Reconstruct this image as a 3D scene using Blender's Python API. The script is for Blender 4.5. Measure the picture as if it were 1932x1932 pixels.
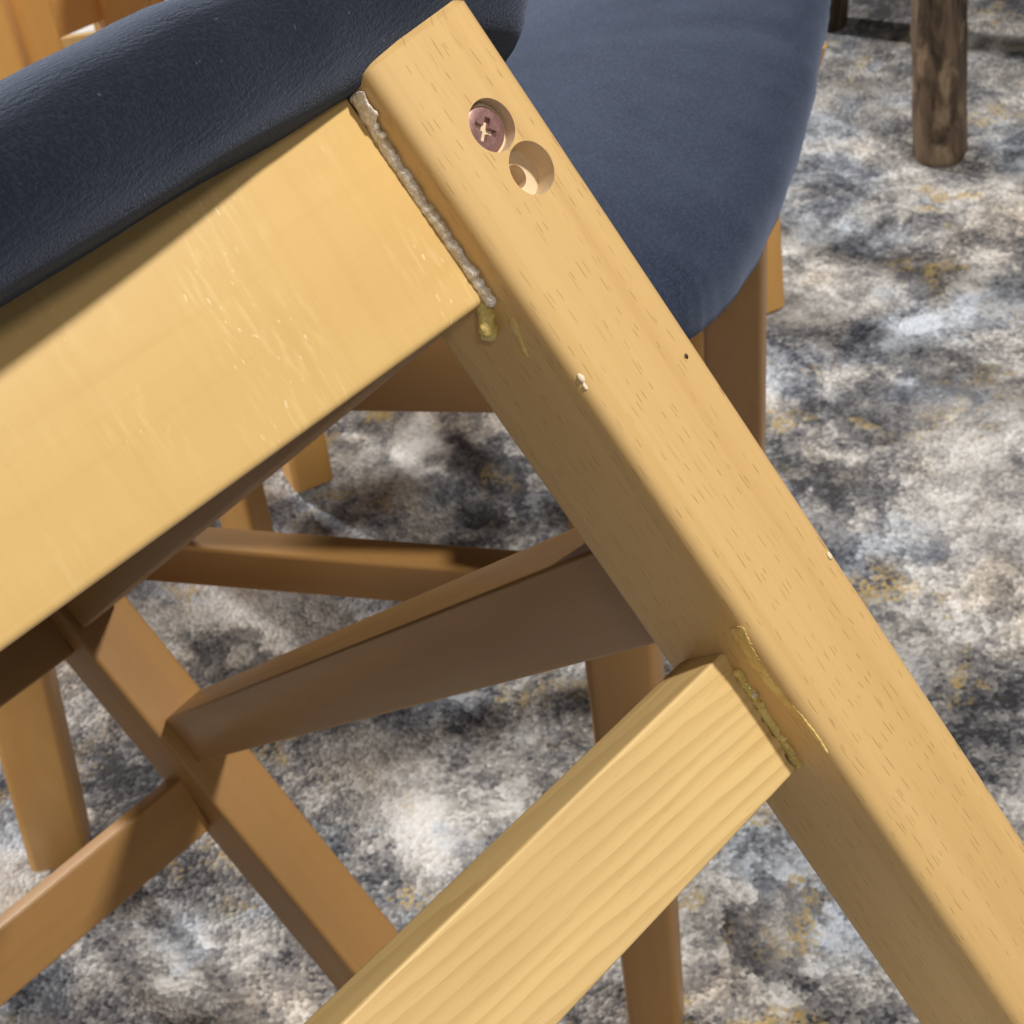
import bpy, bmesh, math, random
import numpy as np
from mathutils import Vector, Matrix, noise
random.seed(7)
for o in list(bpy.data.objects): bpy.data.objects.remove(o)
scene = bpy.context.scene
COL = scene.collection

# ---------------------------------------------------------------- camera
F, C0 = 3870.0, 966.0                       # focal length and centre in photo units (1932 wide)
PITCH, ROLL, CAM_H = math.radians(40), math.radians(8), 0.86
cam = bpy.data.cameras.new('camera'); cam_o = bpy.data.objects.new('camera', cam); COL.objects.link(cam_o)
cam.sensor_width = 36; cam.lens = F / 1932 * 36
cam.clip_start = 0.02; cam.clip_end = 60
cam_o.matrix_world = Matrix.Translation((0, 0, CAM_H)) @ Matrix.Rotation(math.pi / 2 - PITCH, 4, 'X') @ Matrix.Rotation(-ROLL, 4, 'Z')
cam.dof.use_dof = True; cam.dof.focus_distance = 0.40; cam.dof.aperture_fstop = 75
scene.camera = cam_o

# ---------------------------------------------------------------- light (a lamp-lit room)
w = bpy.data.worlds.new('World'); scene.world = w; w.use_nodes = True
w.node_tree.nodes['Background'].inputs['Color'].default_value = (0.95, 0.93, 0.90, 1)
w.node_tree.nodes['Background'].inputs['Strength'].default_value = 0.13
def area(name, loc, target, size, power, col):
    l = bpy.data.lights.new(name, 'AREA'); l.shape = 'DISK'; l.size = size; l.energy = power; l.color = col
    o = bpy.data.objects.new(name, l); COL.objects.link(o); o.location = loc
    o.rotation_euler = (Vector(target) - Vector(loc)).to_track_quat('-Z', 'Y').to_euler()
    return o
area('ceiling_lamp', (1.15, 0.15, 2.45), (0.0, 0.6, 0.4), 0.18, 53, (1.0, 0.95, 0.87))
area('side_lamp', (-1.8, 3.0, 1.55), (0.1, 1.0, 0.1), 0.22, 105, (1.0, 0.95, 0.88))
area('side_lamp', (-1.7, -0.5, 1.0), (0.0, 0.5, 0.4), 0.60, 21, (1.0, 0.95, 0.88))
area('ceiling_lamp', (0.3, -1.6, 2.4), (0.0, 0.6, 0.4), 0.30, 13, (1.0, 0.95, 0.88))

scene.view_settings.view_transform = 'Standard'; scene.view_settings.look = 'None'
scene.view_settings.exposure = 0.0; scene.view_settings.gamma = 1.0
scene.render.resolution_x = scene.render.resolution_y = 1024
scene.render.engine = 'CYCLES'

# ---------------------------------------------------------------- photo pixel -> place
MW = np.array(cam_o.matrix_world)
R3 = MW[:3, :3]; CAMP = MW[:3, 3]
def c2w(v): return R3 @ np.array([v[0], v[1], -v[2]])          # camera vector (x right, y up, z forward) to world
def ray(px): return c2w(((px[0] - C0) / F, (C0 - px[1]) / F, 1.0))
def on_z(px, z):
    d = ray(px); return Vector(CAMP + d * ((z - CAMP[2]) / d[2]))

# ---------------------------------------------------------------- helpers
def link(name, me, mat, parent=None):
    o = bpy.data.objects.new(name, me); COL.objects.link(o)
    if mat: me.materials.append(mat)
    if parent: o.parent = parent
    return o
def tag(o, label=None, cat=None, group=None, kind=None):
    if label: o['label'] = label
    if cat: o['category'] = cat
    if group: o['group'] = group
    if kind: o['kind'] = kind
    return o
def empty(name, mat4):
    o = bpy.data.objects.new(name, None); COL.objects.link(o); o.matrix_world = mat4; o.empty_display_size = 0.05
    return o
def finish(me, sharp=40):
    me.shade_smooth(); me.set_sharp_from_angle(angle=math.radians(sharp)); me.update(); return me
def set_grain(me, o, a, b, c, seed):
    rnd = random.Random(seed); off = (rnd.uniform(-3, 3), rnd.uniform(-3, 3), rnd.uniform(-3, 3))
    at = me.attributes.get('grain') or me.attributes.new('grain', 'FLOAT_VECTOR', 'POINT')
    a, b, c, o = Vector(a).normalized(), Vector(b).normalized(), Vector(c).normalized(), Vector(o)
    for i, v in enumerate(me.vertices):
        d = v.co - o
        at.data[i].vector = (d.dot(a) + off[0], d.dot(b) + off[1], d.dot(c) + off[2])
def rrect(x0, x1, y0, y1, r, seg=4):
    """rounded rectangle, r = radii at (x0,y0),(x1,y0),(x1,y1),(x0,y1)"""
    if not hasattr(r, '__len__'): r = (r,) * 4
    pts = []
    for (cx, cy, rr, a0) in ((x0 + r[0], y0 + r[0], r[0], 180), (x1 - r[1], y0 + r[1], r[1], 270), (x1 - r[2], y1 - r[2], r[2], 0), (x0 + r[3], y1 - r[3], r[3], 90)):
        for k in range(seg + 1):
            t = math.radians(a0 + 90 * k / seg); pts.append((cx + rr * math.cos(t), cy + rr * math.sin(t)))
    return pts
def loft(loops, cap=True):
    n = len(loops[0]); vs = [tuple(p) for l in loops for p in l]; fs = []
    for i in range(len(loops) - 1):
        for j in range(n):
            k = (j + 1) % n
            fs.append((i * n + j, i * n + k, (i + 1) * n + k, (i + 1) * n + j))
    if cap:
        fs.append(tuple(range(n))[::-1]); fs.append(tuple((len(loops) - 1) * n + j for j in range(n)))
    me = bpy.data.meshes.new('m'); me.from_pydata(vs, [], fs)
    bm = bmesh.new(); bm.from_mesh(me); bmesh.ops.recalc_face_normals(bm, faces=bm.faces); bm.to_mesh(me); bm.free()
    return me
def beam(p0, p1, xa, ya, sec, r=0.0015, sec1=None, nseg=1, cham=0.0012, plane0=None, plane1=None, seed=0, rough=0.0, sub=0):
    """beam from p0 to p1; sec=(x0,x1,y0,y1) in the axes xa, ya; ends may be cut by planes (point, normal)"""
    p0, p1, xa, ya = Vector(p0), Vector(p1), Vector(xa).normalized(), Vector(ya).normalized()
    sec1 = sec1 or sec; ax = (p1 - p0); Ln = ax.length; ax.normalize()
    ts = [(0, 1), (cham / Ln, 0)] + [(k / nseg, 0) for k in range(1, nseg)] + [(1 - cham / Ln, 0), (1, 1)]
    loops = []; cnt = None
    for t, ins in ts:
        s = [sec[i] * (1 - t) + sec1[i] * t for i in range(4)]
        e = cham * ins
        sc = rrect(s[0] + e, s[1] - e, s[2] + e, s[3] - e, [max(q - e * .5, 1e-4) for q in (r if hasattr(r, '__len__') else (r,) * 4)])
        if sub:
            if cnt is None: cnt = [max(1, int(math.dist(sc[i], sc[(i + 1) % len(sc)]) / sub)) for i in range(len(sc))]
            sc = [(sc[i][0] + (sc[(i + 1) % len(sc)][0] - sc[i][0]) * k / cnt[i], sc[i][1] + (sc[(i + 1) % len(sc)][1] - sc[i][1]) * k / cnt[i]) for i in range(len(sc)) for k in range(cnt[i])]
        c = p0.lerp(p1, t)
        loops.append([c + xa * u + ya * v for u, v in sc])
    def cut(idx, plane, s):
        pt, nr = Vector(plane[0]), Vector(plane[1])
        for li, d in idx:
            for i, v in enumerate(loops[li]):
                j = rough * (noise.noise(v * 420 + Vector((seed, 0, 0))) + .6 * noise.noise(v * 1100)) if rough else 0
                loops[li][i] = v + ax * (((pt - v).dot(nr)) / ax.dot(nr) + s * d + j)
    if plane0: cut(((0, 0), (1, cham)), plane0, 1)
    if plane1: cut(((-1, 0), (-2, cham)), plane1, -1)
    me = finish(loft(loops))
    set_grain(me, p0, ax, xa, ya, seed)
    return me
def ball(n=3, rad=1.0):
    bm = bmesh.new(); bmesh.ops.create_icosphere(bm, subdivisions=n, radius=rad); return bm

# ---------------------------------------------------------------- materials
class NT:
    def __init__(s, name):
        s.m = bpy.data.materials.new(name); s.m.use_nodes = True; s.t = s.m.node_tree; s.b = s.t.nodes['Principled BSDF']
    def n(s, typ, **kw):
        nd = s.t.nodes.new(typ)
        for k, v in kw.items():
            if k.startswith('i_'):
                nd.inputs[k[2:].replace('_', ' ')].default_value = v
            else: setattr(nd, k, v)
        return nd
    def l(s, a, b): s.t.links.new(a, b)
    def math(s, op, a, b=None, c=None, clamp=False):
        nd = s.n('ShaderNodeMath', operation=op, use_clamp=clamp)
        for i, q in enumerate((a, b, c)):
            if q is None: continue
            if hasattr(q, 'links'): s.l(q, nd.inputs[i])
            else: nd.inputs[i].default_value = q
        return nd.outputs[0]
    def mapr(s, v, a, b, c=0.0, d=1.0, smooth=True):
        nd = s.n('ShaderNodeMapRange', interpolation_type='SMOOTHSTEP' if smooth else 'LINEAR'); s.l(v, nd.inputs[0])
        for i, q in enumerate((a, b, c, d)): nd.inputs[i + 1].default_value = q
        return nd.outputs[0]
    def mix(s, f, a, b, mode='MIX'):
        nd = s.n('ShaderNodeMix', data_type='RGBA', blend_type=mode)
        for sock, q in ((nd.inputs[0], f), (nd.inputs[6], a), (nd.inputs[7], b)):
            if hasattr(q, 'links'): s.l(q, sock)
            elif isinstance(q, (int, float)): sock.default_value = q
            else: sock.default_value = (*q, 1)
        return nd.outputs[2]
    def scale(s, v, xyz, loc=(0, 0, 0)):
        nd = s.n('ShaderNodeMapping'); s.l(v, nd.inputs[0]); nd.inputs['Scale'].default_value = xyz; nd.inputs['Location'].default_value = loc
        return nd.outputs[0]
    def noise(s, v, sc=1.0, det=2.0, rough=0.5, dist=0.0):
        nd = s.n('ShaderNodeTexNoise'); s.l(v, nd.inputs['Vector'])
        nd.inputs['Scale'].default_value = sc; nd.inputs['Detail'].default_value = det; nd.inputs['Roughness'].default_value = rough; nd.inputs['Distortion'].default_value = dist
        return nd.outputs[0]
    def attr(s, name):
        nd = s.n('ShaderNodeAttribute', attribute_name=name); return nd.outputs['Vector']
    def obj(s): return s.n('ShaderNodeTexCoord').outputs['Object']
    def bump(s, h, strength=.3, dist=.001):
        nd = s.n('ShaderNodeBump'); s.l(h, nd.inputs['Height']); nd.inputs['Strength'].default_value = strength; nd.inputs['Distance'].default_value = dist
        s.l(nd.outputs[0], s.b.inputs['Normal'])
    def set(s, **kw):
        for k, v in kw.items(): s.b.inputs[k.replace('_', ' ')].default_value = v

def wood(name, light, dark, fleck=(0.30, 0.16, 0.06), fleck_amt=0.7, ring=0.35, ringscale=90, rough=0.42, rays=0.0, blotch=0.25, saw=0.0):
    t = NT(name); g = t.attr('grain')
    tone = t.noise(t.scale(g, (6, 60, 60)), 1, 3, .55)
    rg = t.noise(t.scale(g, (2.2, ringscale, ringscale)), 1, 3, .6, .6)
    rg2 = t.noise(t.scale(g, (10, ringscale * 5, ringscale * 5)), 1, 2, .5)
    f = t.math('ADD', t.math('MULTIPLY', t.mapr(rg, .35, .65), ring), t.math('MULTIPLY', t.mapr(tone, .3, .7), blotch))
    f = t.math('ADD', f, t.math('MULTIPLY', t.math('SUBTRACT', rg2, .5), ring * .7), clamp=True)
    col = t.mix(f, light, dark)
    h = rg2
    if fleck_amt > 0:
        sp = t.n('ShaderNodeSeparateXYZ'); t.l(g, sp.inputs[0])
        q = t.math('ADD', sp.outputs[1], t.math('MULTIPLY', sp.outputs[2], -1.21))
        wob = t.noise(t.scale(g, (25, 60, 60)), 1, 2, .5)
        q = t.math('ADD', q, t.math('MULTIPLY', wob, .004))
        cb = t.n('ShaderNodeCombineXYZ'); t.l(t.math('MULTIPLY', sp.outputs[0], 190), cb.inputs[0]); t.l(t.math('MULTIPLY', q, 640), cb.inputs[1])
        vo = t.n('ShaderNodeTexVoronoi', voronoi_dimensions='2D', feature='F1'); t.l(cb.outputs[0], vo.inputs['Vector']); vo.inputs['Scale'].default_value = 1
        df = t.n('ShaderNodeVectorMath', operation='SUBTRACT'); t.l(cb.outputs[0], df.inputs[0]); t.l(vo.outputs['Position'], df.inputs[1])
        s2 = t.n('ShaderNodeSeparateXYZ'); t.l(df.outputs[0], s2.inputs[0])
        rc_ = t.n('ShaderNodeSeparateColor'); t.l(vo.outputs['Color'], rc_.inputs[0])
        ml = t.mapr(t.math('DIVIDE', t.math('ABSOLUTE', s2.outputs[0]), t.mapr(rc_.outputs[1], 0, 1, .45, 1.25)), .16, .42, 1, 0); mw = t.mapr(t.math('ABSOLUTE', s2.outputs[1]), .03, .13, 1, 0)
        thr = t.math('MULTIPLY', t.math('MULTIPLY', ml, mw), t.mapr(rc_.outputs[0], .30, 1.0))
        lf = t.noise(t.scale(g, (14, 900, 900), (3, 8, 1)), 1, 1, .5)
        col = t.mix(t.math('MULTIPLY', t.mapr(lf, .55, .72), .22 * fleck_amt), col, dark)
        col = t.mix(t.math('MULTIPLY', thr, fleck_amt), col, fleck)
        h = t.math('SUBTRACT', rg2, thr)
    if rays > 0:                       # pale ray flecks running across the board
        ra = t.noise(t.scale(g, (900, 150, 150)), 1, 1.5, .5)
        rb = t.noise(t.scale(g, (50, 40, 40), (5, 2, 1)), 1, 2.5, .6)
        rc = t.noise(t.scale(g, (1100, 420, 420), (1, 7, 2)), 1, 0, .5)
        m1 = t.math('MULTIPLY', t.mapr(ra, .48, .70), t.mapr(rb, .40, .66))
        col = t.mix(t.math('MULTIPLY', m1, rays * .30), col, (.90, .70, .38))
        m2 = t.math('MULTIPLY', t.mapr(rc, .74, .80), t.mapr(rb, .50, .60))
        col = t.mix(t.math('MULTIPLY', m2, rays * .6), col, (.97, .83, .56))
        rd = t.noise(t.scale(g, (330, 6, 6), (9, 2, 4)), 1, 2, .5)
        col = t.mix(t.math('MULTIPLY', t.mapr(rd, .5, .72), rays * .22), col, dark)
        re = t.noise(t.scale(g, (8, 420, 420), (2, 2, 8)), 1, 2, .5)
        col = t.mix(t.math('MULTIPLY', t.mapr(re, .5, .74), rays * .25), col, dark)
    if saw > 0:                        # growth-ring bands running slightly askew
        sp = t.n('ShaderNodeSeparateXYZ'); t.l(g, sp.inputs[0])
        wob = t.noise(t.scale(g, (18, 90, 90)), 1, 3, .6)
        ph = t.math('ADD', t.math('ADD', sp.outputs[1], t.math('MULTIPLY', sp.outputs[2], .35)), t.math('ADD', t.math('MULTIPLY', sp.outputs[0], -.07), t.math('MULTIPLY', wob, .0045)))
        fr_ = t.math('FRACT', t.math('MULTIPLY', ph, 310))
        bandv = t.math('MULTIPLY', t.mapr(fr_, .25, .93), t.mapr(fr_, .95, 1.0, 1, 0))
        va = t.noise(t.scale(g, (30, 40, 40), (1, 9, 9)), 1, 2, .5)
        col = t.mix(t.math('MULTIPLY', t.math('MULTIPLY', bandv, saw), t.mapr(va, .25, .7, .45, 1)), col, dark)
        h = t.math('SUBTRACT', h, t.math('MULTIPLY', bandv, .6))
    t.l(col, t.b.inputs['Base Color'])
    rr = t.mapr(tone, .2, .8, rough - .06, rough + .1)
    t.l(rr, t.b.inputs['Roughness'])
    t.set(**{'Specular IOR Level': .4, 'Coat Weight': .12, 'Coat Roughness': .25})
    t.bump(h, .10, .0004)
    return t.m
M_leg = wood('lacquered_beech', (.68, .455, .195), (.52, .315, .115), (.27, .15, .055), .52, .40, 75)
M_apron = wood('apron_beech', (.70, .475, .19), (.56, .35, .12), fleck_amt=0.0, ring=.22, ringscale=30, rays=.72, rough=.38)
M_bar = wood('pale_ringed_wood', (.74, .53, .235), (.49, .31, .115), fleck_amt=.12, ring=.16, ringscale=60, rough=.5, saw=.5)
M_back = wood('shaded_orange_beech', (.38, .205, .068), (.29, .148, .046), (.20, .10, .03), .35, .28, 60, rough=.45)  # beech for parts behind and under seats, their shade put into the colour
M_far = wood('far_orange_beech', (.62, .345, .105), (.50, .25, .065), fleck_amt=0, ring=.3, ringscale=40, rough=.45)
M_raw = wood('raw_drilled_wood', (.78, .62, .42), (.60, .44, .27), (.35, .23, .12), .3, .5, 160, rough=.8)

def fabric(name, col, col2, rib=1.0):
    t = NT(name); g = t.attr('grain')
    n1 = t.noise(t.scale(g, (1, 1, 1)), 55, 4, .6); n2 = t.noise(t.scale(g, (1, 1, 1)), 900, 2, .6)
    rot = t.n('ShaderNodeMapping'); t.l(g, rot.inputs[0]); rot.inputs['Rotation'].default_value = (0.3, .5, .7); rot.inputs['Scale'].default_value = (260, 1500, 1500)
    tw = t.noise(rot.outputs[0], 1, 1.5, .5)
    lint = t.mapr(t.noise(g, 700, 1, .5), .74, .79)
    c = t.mix(t.mapr(n1, .3, .7), col, col2)
    c = t.mix(t.math('MULTIPLY', t.math('MULTIPLY', t.mapr(tw, .4, .7), n2), .5 * rib), c, tuple(min(1, q * 2.4) for q in col2))
    wea = t.noise(g, 1300, 1, .5)
    c = t.mix(t.math('MULTIPLY', t.mapr(wea, .45, .68), .55), c, tuple(q * 2.3 for q in col2))
    c = t.mix(t.math('MULTIPLY', lint, .25), c, (.16, .18, .22))
    t.l(c, t.b.inputs['Base Color'])
    t.set(Roughness=1.0, **{'Sheen Weight': .30, 'Sheen Roughness': .6, 'Sheen Tint': (.55, .65, .9, 1), 'Specular IOR Level': .02})
    t.bump(t.math('ADD', t.math('MULTIPLY', tw, rib * 1.6), t.noise(g, 1700, 2, .6)), .42, .0005)
    return t.m
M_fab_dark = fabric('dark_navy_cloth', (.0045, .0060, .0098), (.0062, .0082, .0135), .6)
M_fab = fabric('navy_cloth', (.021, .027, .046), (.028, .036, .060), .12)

MOTIFS = [((330, 1120), .07, .030, 10, .565), ((520, 1150), .045, .026, -20, .565), ((425, 1228), .038, .028, 15, .445), ((449, 1222), .0125, .0105, 40, .560), ((560, 1212), .012, .010, 20, .560),
          ((367, 1302), .012, .010, 0, .570), ((705, 1490), .030, .055, 15, .562), ((770, 1580), .028, .035, 0, .555), ((810, 860), .016, .085, -8, .555), ((930, 900), .035, .04, 0, .440),
          ((1840, 810), .035, .035, 0, .56), ((1790, 1010), .011, .016, 0, .43), ((1620, 900), .035, .03, 0, .45), ((1850, 960), .04, .05, 0, .53), ((1560, 990), .03, .04, 0, .455),
          ((1560, 560), .07, .035, 0, .555), ((1770, 540), .018, .018, 0, .455), ((1800, 608), .016, .011, 0, .60), ((1680, 770), .05, .025, 0, .465), ((1700, 1290), .03, .02, 30, .565), ((1480, 1760), .035, .03, 0, .435),
          ((60, 1680), .04, .05, 0, .555), ((250, 1560), .03, .05, 0, .445), ((1600, 200), .06, .04, 0, .555)]
# carpet: mottled abstract pattern woven into a short pile
t = NT('mottled_carpet'); g = t.obj()
def warp(v, sc, amt):
    nd = t.n('ShaderNodeTexNoise'); t.l(v, nd.inputs['Vector']); nd.inputs['Scale'].default_value = sc; nd.inputs['Detail'].default_value = 3
    a = t.n('ShaderNodeVectorMath', operation='SUBTRACT'); t.l(nd.outputs[1], a.inputs[0]); a.inputs[1].default_value = (.5, .5, .5)
    b = t.n('ShaderNodeVectorMath', operation='SCALE'); t.l(a.outputs[0], b.inputs[0]); b.inputs['Scale'].default_value = amt
    c = t.n('ShaderNodeVectorMath', operation='ADD'); t.l(v, c.inputs[0]); t.l(b.outputs[0], c.inputs[1])
    return c.outputs[0]
yarn = t.n('ShaderNodeTexVoronoi', feature='F1'); t.l(g, yarn.inputs['Vector']); yarn.inputs['Scale'].default_value = 430
gq = t.scale(yarn.outputs['Position'], (1, 1, 0))
wv = warp(warp(gq, 5, .10), 40, .022)
big = t.noise(t.scale(wv, (1, 1.1, 1), (2.3, 5.1, 0)), 8.5, 6, .66)
mid = t.noise(t.scale(wv, (1, 1, 1), (7.7, 1.3, 2)), 22, 6, .68)
sm = t.noise(t.scale(wv, (1, 1, 1), (1.7, 8.3, 4)), 60, 5, .72)
fine = t.noise(g, 420, 2, .7)
val = t.math('ADD', t.math('MULTIPLY', big, .38), t.math('ADD', t.math('MULTIPLY', mid, .34), t.math('MULTIPLY', sm, .28)))
jit = t.n('ShaderNodeSeparateColor'); t.l(yarn.outputs['Color'], jit.inputs[0])
val = t.math('ADD', val, t.math('MULTIPLY', t.math('SUBTRACT', jit.outputs[0], .5), .075))
val = t.math('ADD', val, t.math('MULTIPLY', t.math('SUBTRACT', fine, .5), .06))
edge = t.math('ADD', t.math('MULTIPLY', t.math('SUBTRACT', mid, .5), 2.2), t.math('MULTIPLY', t.math('SUBTRACT', sm, .5), 1.6))
s_g = t.n('ShaderNodeSeparateXYZ'); t.l(wv, s_g.inputs[0])
def motif(px, rx, ry, rot, target, amt=.85):
    # a woven patch of the pattern: centre, radii (m), angle, tone
    global val
    c = on_z(px, 0); ca, sa = math.cos(math.radians(rot)), math.sin(math.radians(rot))
    dx = t.math('SUBTRACT', s_g.outputs[0], c.x); dy = t.math('SUBTRACT', s_g.outputs[1], c.y - 1.2)
    u = t.math('ADD', t.math('MULTIPLY', dx, ca / rx), t.math('MULTIPLY', dy, sa / rx)); v = t.math('ADD', t.math('MULTIPLY', dx, -sa / ry), t.math('MULTIPLY', dy, ca / ry))
    d = t.math('ADD', t.math('SQRT', t.math('ADD', t.math('MULTIPLY', u, u), t.math('MULTIPLY', v, v))), t.math('MULTIPLY', edge, .9))
    m = t.math('MULTIPLY', t.mapr(d, .88, 1.12, 1, 0), amt)
    val = t.math('ADD', t.math('MULTIPLY', val, t.math('SUBTRACT', 1.0, m)), t.math('MULTIPLY', t.math('ADD', t.math('MULTIPLY', t.math('SUBTRACT', val, .5), .65), target), m))
for args in MOTIFS: motif(*args)
ramp = t.n('ShaderNodeValToRGB'); t.l(val, ramp.inputs[0])
el = ramp.color_ramp.elements
el[0].position = .412; el[0].color = (.040, .041, .048, 1); el[1].position = .625; el[1].color = (.80, .80, .80, 1)
for p, c in ((.447, (.100, .102, .116)), (.476, (.185, .183, .193)), (.504, (.27, .264, .264)), (.534, (.41, .40, .393)), (.575, (.62, .615, .615))):
    e = el.new(p); e.color = (*c, 1)
hue = t.noise(t.scale(wv, (1, 1, 1), (11, 3, 9)), 9, 4, .6)
col = t.mix(t.math('MULTIPLY', t.mapr(hue, .51, .62), .65), ramp.outputs[0], (.66, .79, 1.0), 'MULTIPLY')
col = t.mix(t.math('MULTIPLY', t.mapr(hue, .46, .32), .55), col, (1.0, .86, .70), 'MULTIPLY')
och = t.noise(t.scale(wv, (1, 1, 1), (4, 12, 3)), 19, 4, .65); och2 = t.noise(t.scale(wv, (1, 1, 1), (14, 2, 3)), 6, 2, .5)
om = t.math('MULTIPLY', t.mapr(och, .53, .63), t.mapr(och2, .43, .55))
om = t.math('MULTIPLY', om, t.mapr(jit.outputs[1], .25, .6))
col = t.mix(t.math('MULTIPLY', om, .75), col, (.50, .36, .13))
t.l(col, t.b.inputs['Base Color'])
t.set(Roughness=.95, **{'Sheen Weight': .15, 'Specular IOR Level': .1})
t.bump(t.math('ADD', t.math('MULTIPLY', yarn.outputs['Distance'], -1.6), t.math('MULTIPLY', fine, .5)), .45, .0016)
M_carpet = t.m

t = NT('mauve_zinc_screw'); t.set(Metallic=.55, Roughness=.42); t.b.inputs['Base Color'].default_value = (.50, .33, .31, 1)
n1 = t.noise(t.obj(), 900, 3, .6); t.l(t.mix(t.mapr(n1, .35, .65), (.36, .21, .20), (.27, .15, .145)), t.b.inputs['Base Color']); M_screw = t.m
def glue(name, a, b, trans, rough, sc):
    t = NT(name); n1 = t.noise(t.obj(), sc, 4, .65)
    t.l(t.mix(t.mapr(n1, .38, .62), a, b), t.b.inputs['Base Color'])
    t.set(Roughness=rough, **{'Transmission Weight': trans, 'Subsurface Weight': .0, 'IOR': 1.45})
    n2 = t.noise(t.obj(), sc * 2.2, 3, .6); t.bump(n2, .8, .0006)
    return t.m
M_glue_white = glue('dried_white_glue', (.95, .90, .82), (.70, .58, .42), .05, .22, 620)
M_glue_yellow = glue('dried_yellow_glue', (.82, .66, .24), (.66, .50, .15), .08, .10, 300)
M_glue_film = glue('thin_glue_film', (.82, .63, .24), (.70, .48, .16), .0, .22, 250)
t = NT('dark_speck'); t.b.inputs['Base Color'].default_value = (.06, .012, .012, 1); t.set(Roughness=.5); M_speck = t.m
t = NT('pale_chip'); n1 = t.noise(t.obj(), 600, 2); t.l(t.mix(n1, (.85, .74, .55), (.75, .62, .42)), t.b.inputs['Base Color']); t.set(Roughness=.5); M_chip = t.m
t = NT('white_laminate'); n1 = t.noise(t.obj(), 40, 3); t.l(t.mix(n1, (.78, .79, .80), (.70, .71, .72)), t.b.inputs['Base Color']); t.set(Roughness=.35); M_white = t.m
t = NT('weathered_log'); g = t.attr('grain')
a = t.noise(t.scale(g, (9, 60, 60)), 1, 5, .7, .8); b = t.noise(t.scale(g, (30, 160, 160)), 1, 4, .7); cc = t.noise(t.scale(g, (22, 40, 40), (3, 3, 3)), 1, 3, .6)
c1 = t.mix(t.mapr(a, .36, .66), (.022, .013, .008), (.17, .115, .072)); c1 = t.mix(t.math('MULTIPLY', t.mapr(cc, .54, .66), .6), c1, (.34, .25, .16)); c1 = t.mix(t.math('MULTIPLY', t.mapr(b, .55, .7), .5), c1, (.03, .018, .010))
t.l(c1, t.b.inputs['Base Color']); t.set(Roughness=.75); t.bump(t.math('ADD', a, b), .8, .004); M_log = t.m

# ---------------------------------------------------------------- the setting: carpet
me = bpy.data.meshes.new('carpet'); bm = bmesh.new()
bmesh.ops.create_grid(bm, x_segments=40, y_segments=40, size=3.0); bm.to_mesh(me); bm.free()
carpet = link('carpet', me, M_carpet); carpet.location = (0, 1.2, 0); tag(carpet, 'grey mottled abstract carpet with charcoal, white and ochre patches', 'carpet', kind='structure')

# ================================================================ the tipped chair with the glued joints
V = np.array([.56079254, -.7944139, .23327727]); N_ = np.array([.57259898, .1686133, -.80230914]); P_ = np.array([.59803188, .58350331, .54943767])
L0 = np.array([-.01652737, .08596597, .36720564])
ex, ey, ez = c2w(P_), c2w(-N_), c2w(-V)                      # chair axes: along apron, away from viewer, up the leg
ORG = CAMP + c2w(L0)
Mch = Matrix(((ex[0], ey[0], ez[0], ORG[0]), (ex[1], ey[1], ez[1], ORG[1]), (ex[2], ey[2], ez[2], ORG[2]), (0, 0, 0, 1)))
X, Y, Z = Vector((1, 0, 0)), Vector((0, 1, 0)), Vector((0, 0, 1))
UD = Vector((-.9973, -.0028, .0735))                        # leftwards along the apron, in chair axes
VA = Vector((.001, -.0614, -.998))                          # down the rear leg
A0 = Vector((.1144, .5343, -.1365))
WA, TA = .030, .029                                         # leg section
# length of the rear legs so that the lowest foot corner stands on the carpet
A4 = A0 + UD * .60
def down_to_floor(p, d):
    low = 1e9
    for sx in (-.015, .015):
        for sy in (0, TA):
            q = Mch @ (p + X * sx + Y * sy); dd = Mch.to_3x3() @ d
            low = min(low, -q.z / dd.z)
    return low
LA = min(down_to_floor(A0, VA), down_to_floor(A4, VA))
foot4 = Mch @ (A4 + VA * LA)
chair = empty('tipped_chair', Matrix.Translation((foot4.x, foot4.y, 0.0)))
tag(chair, 'pale beech chair tipped over, with screw hole and glue squeezed from its joints', 'chair')
Mloc = Matrix.Translation((-foot4.x, -foot4.y, 0.0)) @ Mch
def cpart(name, me, mat, parent=None, label=None):
    o = bpy.data.objects.new(name, me); COL.objects.link(o); me.materials.append(mat)
    o.parent = parent or chair
    if parent is None: o.matrix_local = Mloc
    if label: o['label'] = label
    return o

# --- front leg with two counterbored holes
LEG_LEN = 0.40
legm = beam((0, 0, .001), (0, 0, -LEG_LEN), X, Y, (-.015, .015, 0, TA), r=(.0030, .0040, .0025, .0025), nseg=14, cham=.0012, seed=11)
H1, H2 = (.0019, -.0210), (.0041, -.0316)
def cyl(x, z, y0, y1, r0, r1, seg=40):
    return loft([[Vector((x + r * math.cos(2 * math.pi * k / seg), y, z + r * math.sin(2 * math.pi * k / seg))) for k in range(seg)] for y, r in ((y0, r0), (y1, r1))])
def boolean(me, cutters, keepmat=None):
    o = bpy.data.objects.new('tmp', me); COL.objects.link(o); tmp = [o]
    for c in cutters:
        c_o = bpy.data.objects.new('cut', c); COL.objects.link(c_o); tmp.append(c_o)
        md = o.modifiers.new('b', 'BOOLEAN'); md.operation = 'DIFFERENCE'; md.object = c_o; md.solver = 'EXACT'
        try: md.material_mode = 'TRANSFER'
        except Exception: pass
    dg = bpy.context.evaluated_depsgraph_get()
    out = bpy.data.meshes.new_from_object(o.evaluated_get(dg))
    for q in tmp: bpy.data.objects.remove(q)
    return out
legm.materials.append(M_leg)
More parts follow.
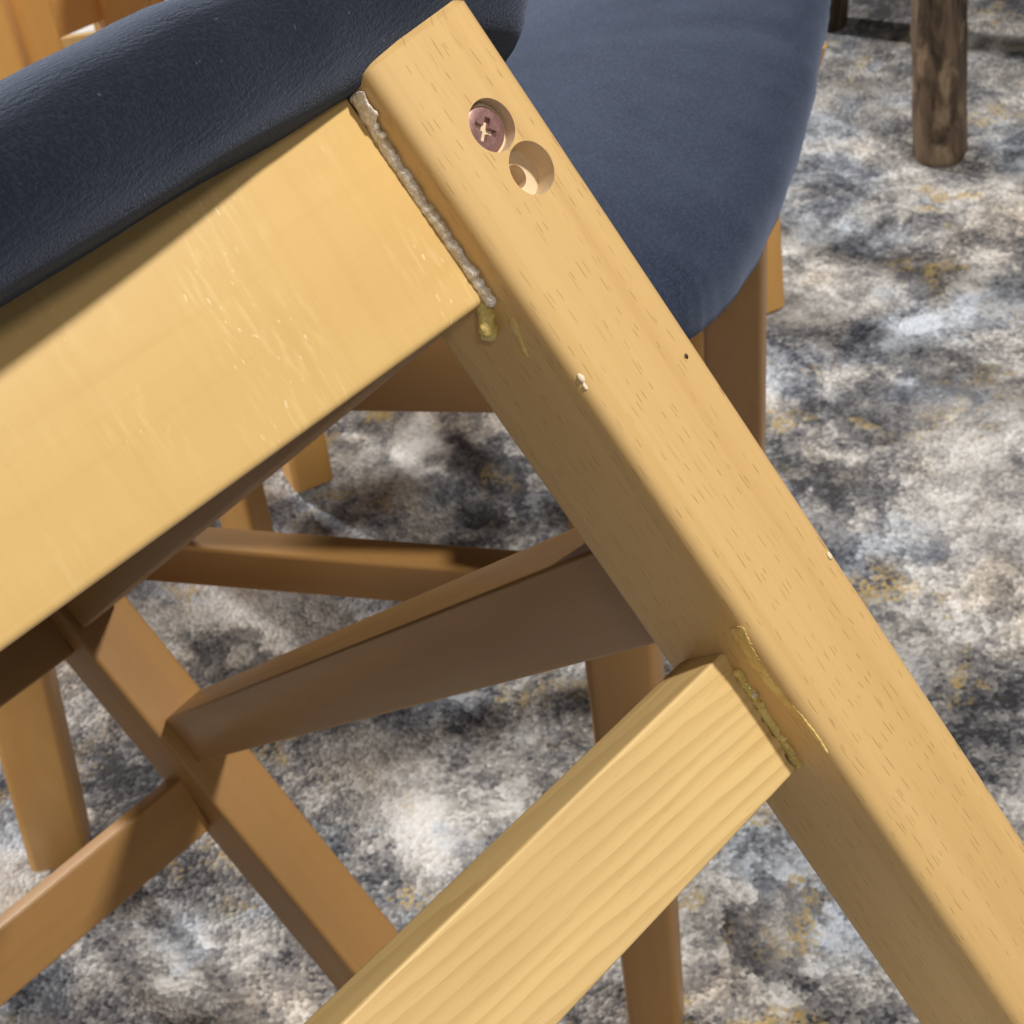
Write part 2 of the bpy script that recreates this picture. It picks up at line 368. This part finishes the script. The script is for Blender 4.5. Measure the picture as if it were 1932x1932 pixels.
cuts = [cyl(H1[0], H1[1], -.004, .0030, .0052, .0051), cyl(H2[0], H2[1], -.004, .0050, .0053, .0050), cyl(H2[0] - .0002, H2[1] - .0001, .004, .016, .00235, .0023)]
for c in cuts: c.materials.append(M_raw)
legm = boolean(legm, cuts)
finish(legm, 35); set_grain(legm, (0, 0, 0), Z, X, Y, 11)
leg = bpy.data.objects.new('leg', legm); COL.objects.link(leg); leg.parent = chair; leg.matrix_local = Mloc
leg['label'] = 'leg with a recessed screw and an empty screw hole near its top'
# --- the screw
sh = loft([[Vector((r * math.cos(2 * math.pi * k / 48), y, r * math.sin(2 * math.pi * k / 48))) for k in range(48)] for y, r in ((0.0, .0040), (.00018, .0044), (.0006, .0044), (.0024, .0020), (.018, .0018))])
def cross_cut(a):
    ca, sa = math.cos(a), math.sin(a); loops = []
    for y, hl, hw in ((-.001, .00300, .00072), (.0017, .0016, .00050)):
        loops.append([Vector((u * ca - v * sa, y, u * sa + v * ca)) for u, v in ((-hl, -hw), (hl, -hw), (hl, hw), (-hl, hw))])
    return loft(loops)
ROT = math.radians(38)
sh = boolean(sh, [cross_cut(ROT), cross_cut(ROT + math.pi / 2)]); finish(sh, 30)
sh.materials.clear()
so = cpart('screw', sh, M_screw, leg, 'recessed mauve cross-head screw')
so.matrix_local = Matrix.Translation((H1[0] - .0002, .0020, H1[1] - .0001)) @ Matrix.Rotation(math.radians(3), 4, 'X')

# --- the other legs
cpart('leg', beam(UD * .42 + Vector((0, 0, .001)), UD * .42 + Vector((0, 0, -LEG_LEN)), X, Y, (-.015, .015, 0, TA), r=.0025, seed=12), M_leg)
topA = A0 - VA * .034
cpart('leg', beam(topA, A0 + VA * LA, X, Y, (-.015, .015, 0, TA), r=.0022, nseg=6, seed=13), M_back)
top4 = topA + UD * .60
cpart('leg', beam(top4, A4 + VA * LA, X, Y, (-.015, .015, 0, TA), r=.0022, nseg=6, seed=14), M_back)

# --- front apron (stops a hair short of the leg, glue in the gap)
ap0 = Vector((-.0165, .0076, -.0240))
apm = beam(ap0, ap0 + UD * .375, Vector((.0735, 0, .9973)), Y, (-.0222, .0236, 0, .018), r=(.0016, .0016, .0012, .0012), nseg=10, cham=.0006,
           plane0=((-.0156, 0, 0), (1, .02, 0)), seed=21, rough=.0003)
apron = cpart('apron', apm, M_apron, None, 'wide front apron with pale ray flecks')
DD = (Vector((.1100, .5343, -.118)) - Vector((0, .029, -.030)))      # along the side apron
sdir = DD.normalized(); sx = sdir.cross(Z).normalized()
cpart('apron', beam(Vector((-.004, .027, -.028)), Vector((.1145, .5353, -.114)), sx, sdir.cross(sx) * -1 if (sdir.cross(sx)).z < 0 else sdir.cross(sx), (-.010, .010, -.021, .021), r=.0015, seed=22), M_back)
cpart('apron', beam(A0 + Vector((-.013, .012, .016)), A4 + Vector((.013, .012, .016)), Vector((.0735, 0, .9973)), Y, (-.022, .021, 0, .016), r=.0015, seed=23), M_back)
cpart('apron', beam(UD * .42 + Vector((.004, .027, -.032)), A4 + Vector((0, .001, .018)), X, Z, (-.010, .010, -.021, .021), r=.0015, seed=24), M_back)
# --- stretchers
s0 = Vector((-.0156, .0105, -.1435))
cpart('stretcher', beam(s0, s0 + UD * .395, Vector((.0735, 0, .9973)), (Y + X * -.02), (-.0143, .0143, 0, .0125), r=.0007, nseg=12, cham=.0004,
      plane0=((-.0150, 0, -.14), (1, .05, -.06)), seed=31, rough=.0007, sub=.0006), M_bar, None, 'pale stretcher with a rough sawn end glued to the leg')
bl, br = Vector((.118, .533, -.2010)), Vector((.003, .0285, -.1165))
bd = (bl - br).normalized(); bx = bd.cross(Z).normalized(); bz = bx.cross(bd)
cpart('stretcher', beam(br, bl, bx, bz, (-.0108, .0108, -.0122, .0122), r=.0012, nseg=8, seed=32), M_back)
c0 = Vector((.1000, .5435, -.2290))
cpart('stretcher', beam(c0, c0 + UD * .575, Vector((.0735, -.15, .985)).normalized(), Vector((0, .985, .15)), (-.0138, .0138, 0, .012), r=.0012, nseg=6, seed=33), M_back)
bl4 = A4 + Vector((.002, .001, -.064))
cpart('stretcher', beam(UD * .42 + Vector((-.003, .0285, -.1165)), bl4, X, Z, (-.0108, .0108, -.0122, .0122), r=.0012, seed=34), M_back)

# --- padded seat
def chaikin(p, n=3):
    for _ in range(n):
        q = []
        for i in range(len(p)):
            a, b = p[i], p[(i + 1) % len(p)]
            q += [a * .75 + b * .25, a * .25 + b * .75]
        p = q
    return p
def cushion(plan, prof, zfun, wr=0.0012, seed=0, wrinkle=0.0, fine=.25):
    """plan: closed outline (2D); prof: list of (inset, height)"""
    n = len(plan); cen = sum(plan, Vector((0, 0))) / n
    nor = []
    for i in range(n):
        d = plan[(i + 1) % n] - plan[i - 1]; nn = Vector((d.y, -d.x)).normalized()
        if nn.dot(plan[i] - cen) < 0: nn = -nn
        nor.append(nn)
    loops = []; rmax = max((q - cen).length for q in plan)
    for k, (ins, h) in enumerate(prof):
        lp = []
        for i in range(n):
            if ins > -.025: q = plan[i] + nor[i] * ins
            else:
                b = plan[i] - nor[i] * .025; q = b.lerp(cen, min(.97, (-ins - .025) / rmax))
            v3 = Vector((q.x, q.y, 0))
            d = wr * noise.noise(v3 * 45 + Vector((seed, 0, h * 60))) + wr * fine * noise.noise(v3 * 160 + Vector((seed, 5, h * 200)))
            if wrinkle and -.02 < ins: d += wrinkle * noise.noise(Vector((i * .21, h * 20, seed)))
            q2 = q + nor[i] * d
            lp.append(Vector((q2.x, q2.y, zfun(q2.x, q2.y) + h + d * .5)))
        loops.append(lp)
    me = finish(loft(loops), 60)
    set_grain(me, (0, 0, 0), X, Y, Z, seed)
    return me
PROF = [(-.20, -.0005), (-.05, -.0005), (-.012, -.0010), (-.006, -.0012), (-.0025, 0.0008), (.0005, .004), (.0022, .009), (.0026, .014), (.0012, .0195), (-.003, .0235), (-.010, .0265), (-.025, .0285), (-.06, .030), (-.14, .032), (-.30, .033)]
pl = [Vector(q) for q in ((.044, .030), (.036, .008), (.018, .002), (-.008, -.0005), (-.03, -.0060), (-.07, -.0145), (-.12, -.0205), (-.21, -.027), (-.30, -.023), (-.36, -.0165), (-.41, -.0015), (-.435, .003), (-.448, .02), (-.48, .15), (-.525, .40), (-.535, .53), (-.52, .56), (-.20, .575), (.10, .575), (.165, .56), (.168, .53), (.125, .35), (.085, .15), (.054, .055))]
zs = lambda x, y: -.0735 * x - .172 * y - .0010 - .0048 * min(1, max(0, (-y - .001) / .018)) - .006 * min(1, max(0, (x - .012) / .02)) * (1 if y < .1 else max(0, 1 - (y - .1) / .1))
cm = cushion(chaikin(pl, 4), PROF, zs, .0010, 3, fine=.12)
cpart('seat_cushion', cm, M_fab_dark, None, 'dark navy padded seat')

# --- glue
def blob_chain(pts, rad, seed, vox=.00020, name='glue', n=2, lump=1.0):
    """lumpy merged bead along points (chair axes)"""
    bm = bmesh.new()
    for i, (p, r) in enumerate(zip(pts, rad)):
        b = bmesh.ops.create_icosphere(bm, subdivisions=n, radius=1.0)
        for v in b['verts']:
            d = v.co.copy(); k = 1 + lump * .28 * noise.noise(d * 1.7 + Vector((seed + i * 3.1, 0, 0)))
            v.co = Vector(p) + Vector((d.x * r[0], d.y * r[1], d.z * r[2])) * k
    me = bpy.data.meshes.new(name); bm.to_mesh(me); bm.free()
    if len(pts) > 1:
        o = bpy.data.objects.new('tmp', me); COL.objects.link(o)
        md = o.modifiers.new('r', 'REMESH'); md.mode = 'VOXEL'; md.voxel_size = vox
        md = o.modifiers.new('s', 'SMOOTH'); md.iterations = 3; md.factor = .5
        me = bpy.data.meshes.new_from_object(o.evaluated_get(bpy.context.evaluated_depsgraph_get())); bpy.data.objects.remove(o)
    me.shade_smooth(); me.update(); return me
rnd = random.Random(5)
pts, rad = [], []
for k in range(150):
    s = k / 149; z = -.0028 - .0442 * s
    n1_ = noise.noise(Vector((s * 17, 2, 0))); n2_ = noise.noise(Vector((s * 46, 7, 0))); n3_ = noise.noise(Vector((s * 9, 0, 4)))
    flat = max(0, 1 - s * 4)
    pts.append((-.0158 + .00025 * n2_, .0072 - .0018 * flat + .0004 * n3_, z))
    rad.append((.0010 * (1 - .55 * flat) * (1 + .5 * n2_), (.0013 + .0012 * flat) * (1 + .75 * n1_ + .4 * n2_), .0008))
cpart('glue_bead', blob_chain(pts, rad, 1, lump=.3), M_glue_white, None, 'crumbly whitish glue line along the apron joint')
pts, rad = [], []
for k in range(9):
    s = k / 8
    pts.append((-.0158 - .0012 * s + rnd.uniform(-.0003, .0003), .0095 + .002 * s, -.0465 - .0050 * s)); rad.append((.0013 + .0006 * s, .0013 + .0005 * s, .0012 + .0005 * s))
cpart('glue_drip', blob_chain(pts, rad, 4, n=3), M_glue_yellow, None, 'glossy yellow glue drip under the apron end')
pts = [(-.0150, .0062 + .0003 * k, -.052 - .0009 * k) for k in range(8)]; rad = [(.00035, .0011 - .00006 * k, .0012) for k in range(8)]
cpart('glue_smear', blob_chain(pts, rad, 8), M_glue_film, leg, 'yellow glue smear on the leg below the apron')
pts, rad = [], []
for k in range(30):
    s = k / 29
    pts.append((-.0153, .0100 + .0010 * s + rnd.uniform(-.0003, .0003), -.134 - .0235 * s)); rad.append((.0010, .0012 * rnd.uniform(.6, 1.3), .0009))
cpart('glue_bead', blob_chain(pts, rad, 9), M_glue_yellow, None, 'yellow glue bead at the stretcher end')
pts, rad = [], []
for k in range(26):
    s = k / 25
    pts.append((-.0150 + .0004 * s, .0030 + .0012 * math.sin(s * 5) , -.125 - .030 * s)); rad.append((.00034, .0019 * (1.25 - s), .0012))
cpart('glue_smear', blob_chain(pts, rad, 10), M_glue_film, leg, 'dried glue run along the edge of the leg')
cpart('glue_bubble', blob_chain([(-.0158, .0090, -.1395)], [(.0007, .0007, .0007)], 2), M_glue_white)
cpart('wood_speck', blob_chain([(.0099, -.00005, -.0781)], [(.00045, .00012, .00055)], 5), M_speck, leg, 'tiny dark red speck on the leg')
cpart('wood_chip', blob_chain([(.0122, .0, -.128)], [(.0006, .00018, .0009)], 6), M_chip, leg, 'tiny pale chip on the leg')
cpart('wood_chip', blob_chain([(-.0136, .0006, -.0672), (-.0138, .0008, -.0690)], [(.0007, .0005, .0011), (.0005, .0004, .0010)], 7), M_chip, leg, 'pale chip on the rounded edge of the leg')

# ================================================================ upright chairs
def bar(root, name, a, b, w_, h_, mat, seed, r=.002, label=None):
    """horizontal bar between world points a, b; parts are meshes in the root's axes"""
    a, b = Vector(a), Vector(b); d = (b - a).normalized(); x = d.cross(Z).normalized(); y = x.cross(d)
    o0 = root.matrix_world.translation
    o = link(name, beam(a - o0, b - o0, x, y, (-w_ / 2, w_ / 2, -h_ / 2, h_ / 2), r=r, seed=seed), mat, root)
    if label: o['label'] = label
    return o
def post(root, foot, top, yaw, s_top, s_foot, mat, seed, r=.004, name='leg', label=None, foot_round=.004):
    o0 = root.matrix_world.translation
    x = Vector((math.cos(yaw), math.sin(yaw), 0)); y = Vector((-math.sin(yaw), math.cos(yaw), 0))
    st = (-s_top[0] / 2, s_top[0] / 2, -s_top[1] / 2, s_top[1] / 2); sf = (-s_foot[0] / 2, s_foot[0] / 2, -s_foot[1] / 2, s_foot[1] / 2)
    f, t_ = Vector(foot), Vector(top)
    o = link(name, beam(f - o0, t_ - o0, x, y, sf, r=r, sec1=st, nseg=4, cham=foot_round, plane0=((0, 0, -o0.z + f.z), (0, 0, 1)), seed=seed), mat, root)
    if label: o['label'] = label
    return o

# --- navy chair standing behind the tipped one
fr, frt = on_z((1240, 1925), 0), on_z((1130, 700), .39)
fl, flt = on_z((118, 1612), 0), on_z((-112, 690), .39)
brf, brt = on_z((1396, 1255), 0), on_z((1384, 430), .39)
blf, blt = on_z((490, 1085), 0), Vector((-.155, .93, .39))
c_ = (fr + fl + brf + blf) / 4
nav = empty('navy_chair', Matrix.Translation((c_.x, c_.y, 0)))
tag(nav, 'upright beech chair with smooth grey navy seat, standing behind the tipped chair', 'chair')
yawN = math.atan2(fr.y - fl.y, fr.x - fl.x)
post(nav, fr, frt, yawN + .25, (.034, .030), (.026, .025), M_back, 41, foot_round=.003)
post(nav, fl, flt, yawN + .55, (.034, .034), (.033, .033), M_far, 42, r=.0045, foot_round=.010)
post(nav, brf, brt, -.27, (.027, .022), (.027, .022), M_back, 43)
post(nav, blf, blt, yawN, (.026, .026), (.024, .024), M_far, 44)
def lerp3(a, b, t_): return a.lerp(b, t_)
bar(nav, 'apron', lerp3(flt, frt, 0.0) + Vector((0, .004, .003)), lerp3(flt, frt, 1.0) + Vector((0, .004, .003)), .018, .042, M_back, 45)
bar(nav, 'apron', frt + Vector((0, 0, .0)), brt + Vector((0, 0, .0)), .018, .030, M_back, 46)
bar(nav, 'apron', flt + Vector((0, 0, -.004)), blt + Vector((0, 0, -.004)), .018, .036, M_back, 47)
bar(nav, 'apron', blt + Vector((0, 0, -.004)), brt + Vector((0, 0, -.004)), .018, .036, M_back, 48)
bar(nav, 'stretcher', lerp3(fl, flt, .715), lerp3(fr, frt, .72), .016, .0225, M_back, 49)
npl = [Vector(q) for q in ((.1737, .8538), (.1533, .7833), (.1250, .708), (.1020, .662), (.0885, .645), (.0744, .6335), (.0518, .6290), (.02, .636), (-.05, .668), (-.13, .705), (-.19, .735), (-.22, .76), (-.222, .79), (-.205, .83), (-.17, .88), (-.12, .92), (-.05, .93), (.05, .93), (.13, .93), (.175, .92), (.185, .89))]
npl = [q - Vector((c_.x, c_.y)) for q in npl]
NPROF = [(-.20, -.0240), (-.02, -.0240), (-.005, -.0250), (-.001, -.021), (.001, -.014), (.0012, -.007), (.0, -.001), (-.003, .0030), (-.008, .0058), (-.018, .0095), (-.05, .017), (-.10, .023), (-.14, .0265), (-.18, .0285), (-.22, .0295), (-.26, .030)]
nm = cushion(chaikin(npl, 4), NPROF, lambda x, y: .420, .0010, 9, .0008)
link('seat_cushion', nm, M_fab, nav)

# --- other beech chairs further back (legs and rails show)
def plain_chair(name, label, corner_r, corner_l, depth, seat_z, seed, mat=M_far, lw=.028, group=None, rail_z=None, back=True):
    """corner_r / corner_l: floor points of two neighbouring legs; the other two stand 'depth' behind"""
    d = (corner_r - corner_l); d.z = 0; u = d.normalized(); b = Vector((-u.y, u.x, 0))
    feet = [corner_l, corner_r, corner_r + b * depth, corner_l + b * depth]; cen = sum(feet, Vector()) / 4
    root = empty(name, Matrix.Translation((cen.x, cen.y, 0))); tag(root, label, 'chair', group)
    yaw = math.atan2(u.y, u.x); tops = [f.lerp(cen, .05) + Vector((0, 0, seat_z - .03)) for f in feet]
    for k in range(4): post(root, feet[k], tops[k], yaw, (lw + .003, lw + .003), (lw, lw), mat, seed + k)
    for k in range(4):
        a, b_ = tops[k], tops[(k + 1) % 4]
        bar(root, 'apron', a - Vector((0, 0, .022)), b_ - Vector((0, 0, .022)), .018, .044, mat, seed + 5 + k)
    if rail_z:
        for k in (1, 3):
            a, b_ = feet[k].lerp(tops[k], rail_z), feet[(k + 1) % 4].lerp(tops[(k + 1) % 4], rail_z); bar(root, 'stretcher', a, b_, .016, .03, mat, seed + 9 + k)
    o = root.matrix_world.translation
    pl_ = []
    for k in range(4):
        f = feet[k] - o; pl_.append(Vector((f.x, f.y)) * 1.06)
        g_ = (feet[k] + feet[(k + 1) % 4]) / 2 - o; pl_.append(Vector((g_.x, g_.y)) * 1.08)
    link('seat_cushion', cushion(chaikin(pl_, 3), NPROF, lambda x, y: seat_z, .001, seed), M_fab, root)
    return root
plain_chair('beech_chair', 'beech chair further back, slim leg casting a long shadow on the carpet', on_z((1434, 580), 0), on_z((583, 905), 0), .20, .43, 61)
# chair at the top left: two posts with a rail between
def under(px, tdist, h):
    """floor point below the place seen at px at camera depth tdist"""
    q = Vector(CAMP + ray(px) * tdist); return Vector((q.x, q.y, 0)), q.z
q2, z2 = under((68, 60), 1.25, 0); q3, z3 = under((240, 30), 1.285, 0)
root = empty('beech_chair', Matrix.Translation(((q2.x + q3.x) / 2 - .1, (q2.y + q3.y) / 2 + .1, 0)))
tag(root, 'orange beech chair with broad rail between two posts, behind the dark padded seat', 'chair')
post(root, q2, q2 + Vector((-.004, 0, .40)), .75, (.027, .024), (.025, .024), M_far, 71)
post(root, q3, q3 + Vector((-.004, 0, .40)), .45, (.033, .033), (.030, .030), M_far, 72)
bar(root, 'apron', q2 + Vector((0, .004, .345)), q3 + Vector((0, .004, .345)), .016, .088, M_far, 73)
for k, dv in enumerate((Vector((-.30, .22, 0)), Vector((-.24, .34, 0)))):
    post(root, (q2, q3)[k] + dv, (q2, q3)[k] + dv + Vector((0, 0, .40)), .6, (.03, .03), (.027, .027), M_far, 74 + k)
bar(root, 'apron', q3 + Vector((0, 0, .37)), q3 + Vector((-.24, .34, .37)), .016, .05, M_far, 77)
bar(root, 'apron', q2 + Vector((0, 0, .37)), q2 + Vector((-.30, .22, .37)), .016, .05, M_far, 78)
# its neighbour at the frame's edge
q1, z1 = under((-34, 40), 1.18, 0)
root = empty('beech_chair', Matrix.Translation((q1.x - .15, q1.y, 0)))
tag(root, 'orange beech chair standing close against the broad-railed one with a dark gap between', 'chair')
post(root, q1, q1 + Vector((-.004, 0, .42)), .35, (.036, .028), (.032, .028), M_far, 81)
for k, dv in enumerate((Vector((-.34, .05, 0)), Vector((-.30, -.30, 0)), Vector((-.02, -.33, 0)))):
    if k < 2: post(root, q1 + dv, q1 + dv + Vector((0, 0, .42)), .35, (.034, .03), (.03, .028), M_far, 82 + k)
bar(root, 'apron', q1 + Vector((0, 0, .41)), q1 + Vector((-.34, .05, .41)), .016, .04, M_far, 86)
bar(root, 'apron', q1 + Vector((-.34, .05, .41)), q1 + Vector((-.30, -.30, .41)), .016, .04, M_far, 87)
# raking pale leg seen in the gap beneath the navy seat's corner
f0 = on_z((1235, 960), 0); tp = on_z((1392, 430), .26)
root = empty('beech_chair', Matrix.Translation((f0.x, f0.y, 0))); tag(root, 'pale beech chair whose raking leg shows beneath the navy seat corner', 'chair')
post(root, f0, f0 + (tp - f0) * 1.5, .2, (.028, .024), (.024, .024), M_far, 91)
post(root, f0 + Vector((-.02, .36, 0)), f0 + (tp - f0) * 1.5 + Vector((-.02, .30, 0)), .2, (.028, .024), (.024, .024), M_far, 92)
bar(root, 'apron', f0 + (tp - f0) * 1.45, f0 + (tp - f0) * 1.45 + Vector((-.02, .30, 0)), .016, .04, M_far, 93)

# --- low white-topped table glimpsed between the posts
wc = on_z((160, 72), .16)
root = empty('low_table', Matrix.Translation((wc.x - .02, wc.y + .16, 0))); tag(root, 'low table with white top and pale wooden edge, behind the orange chair posts', 'table')
def box(name, x0, x1, y0, y1, z0, z1, mat, parent, r=.0015, seed=0):
    o = link(name, beam((x0, (y0 + y1) / 2, (z0 + z1) / 2), (x1, (y0 + y1) / 2, (z0 + z1) / 2), Y, Z, (-(y1 - y0) / 2, (y1 - y0) / 2, -(z1 - z0) / 2, (z1 - z0) / 2), r=r, seed=seed), mat, parent); return o
box('table_top', -.20, .22, -.15, .17, .145, .160, M_white, root, seed=101)
box('edge_strip', -.20, .22, -.156, -.151, .143, .1605, M_apron, root, seed=102)
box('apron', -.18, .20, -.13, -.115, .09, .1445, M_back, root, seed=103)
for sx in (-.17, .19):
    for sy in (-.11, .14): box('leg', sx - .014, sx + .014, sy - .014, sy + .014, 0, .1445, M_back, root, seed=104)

# --- rustic log-legged table
d1, d1t = on_z((1772, 292), 0), on_z((1757, 0), .24)
d2 = on_z((1563, 46), 0)
dirl = (d1t - d1).normalized()
tz = .45
root = empty('log_table', Matrix.Translation((d1.x + .20, d1.y + .19, 0))); tag(root, 'rustic table on dark weathered log legs beyond the navy seat', 'table')
def log(foot, top, r0, r1, seed):
    o0 = root.matrix_world.translation; f = foot - o0; t_ = top - o0; ax = (t_ - f); Ln = ax.length; ax.normalize()
    x = ax.cross(Y).normalized(); y = ax.cross(x); loops = []
    nseg = 40
    for k in range(-1, nseg + 1):
        s = max(k, 0) / nseg; lp = []
        for j in range(28):
            a = 2 * math.pi * j / 28; rr = r0 * (1 - s) + r1 * s
            if k == -1: rr *= .93
            rr *= 1 + .07 * noise.noise(Vector((math.cos(a) * 1.6, math.sin(a) * 1.6, s * 7 + seed))) + .035 * noise.noise(Vector((math.cos(a) * 5, math.sin(a) * 5, s * 16 + seed)))
            q = f + ax * (s * Ln) + x * rr * math.cos(a) + y * rr * math.sin(a)
            if k <= 0: q.z = (0.0005 if k == -1 else .004)
            lp.append(q)
        loops.append(lp)
    me = finish(loft(loops), 50); set_grain(me, f, ax, x, y, seed)
    return link('leg', me, M_log, root)
top1 = d1 + dirl * (tz / dirl.z)
log(d1, Vector((d1.x + .0, d1.y + .05, tz)), .0215, .019, 1)
log(d2, Vector((d2.x + .02, d2.y + .02, tz)), .0165, .018, 2)
log(Vector((d1.x + .42, d1.y + .10, 0)), Vector((d1.x + .38, d1.y + .14, tz)), .022, .02, 3)
log(Vector((d1.x + .36, d1.y + .55, 0)), Vector((d1.x + .33, d1.y + .5, tz)), .022, .02, 4)
tp_ = [Vector((.40 * math.cos(a), .34 * math.sin(a))) * (1 + .05 * noise.noise(Vector((math.cos(a) * 2, math.sin(a) * 2, 3)))) for a in [2 * math.pi * k / 60 for k in range(60)]]
tm = finish(loft([[Vector((q.x * s, q.y * s, z)) for q in tp_] for s, z in ((.97, tz - .005), (1, tz + .0), (1, tz + .035), (.985, tz + .042))]), 40); set_grain(tm, (0, 0, 0), X, Y, Z, 5)
link('table_top', tm, M_log, root)
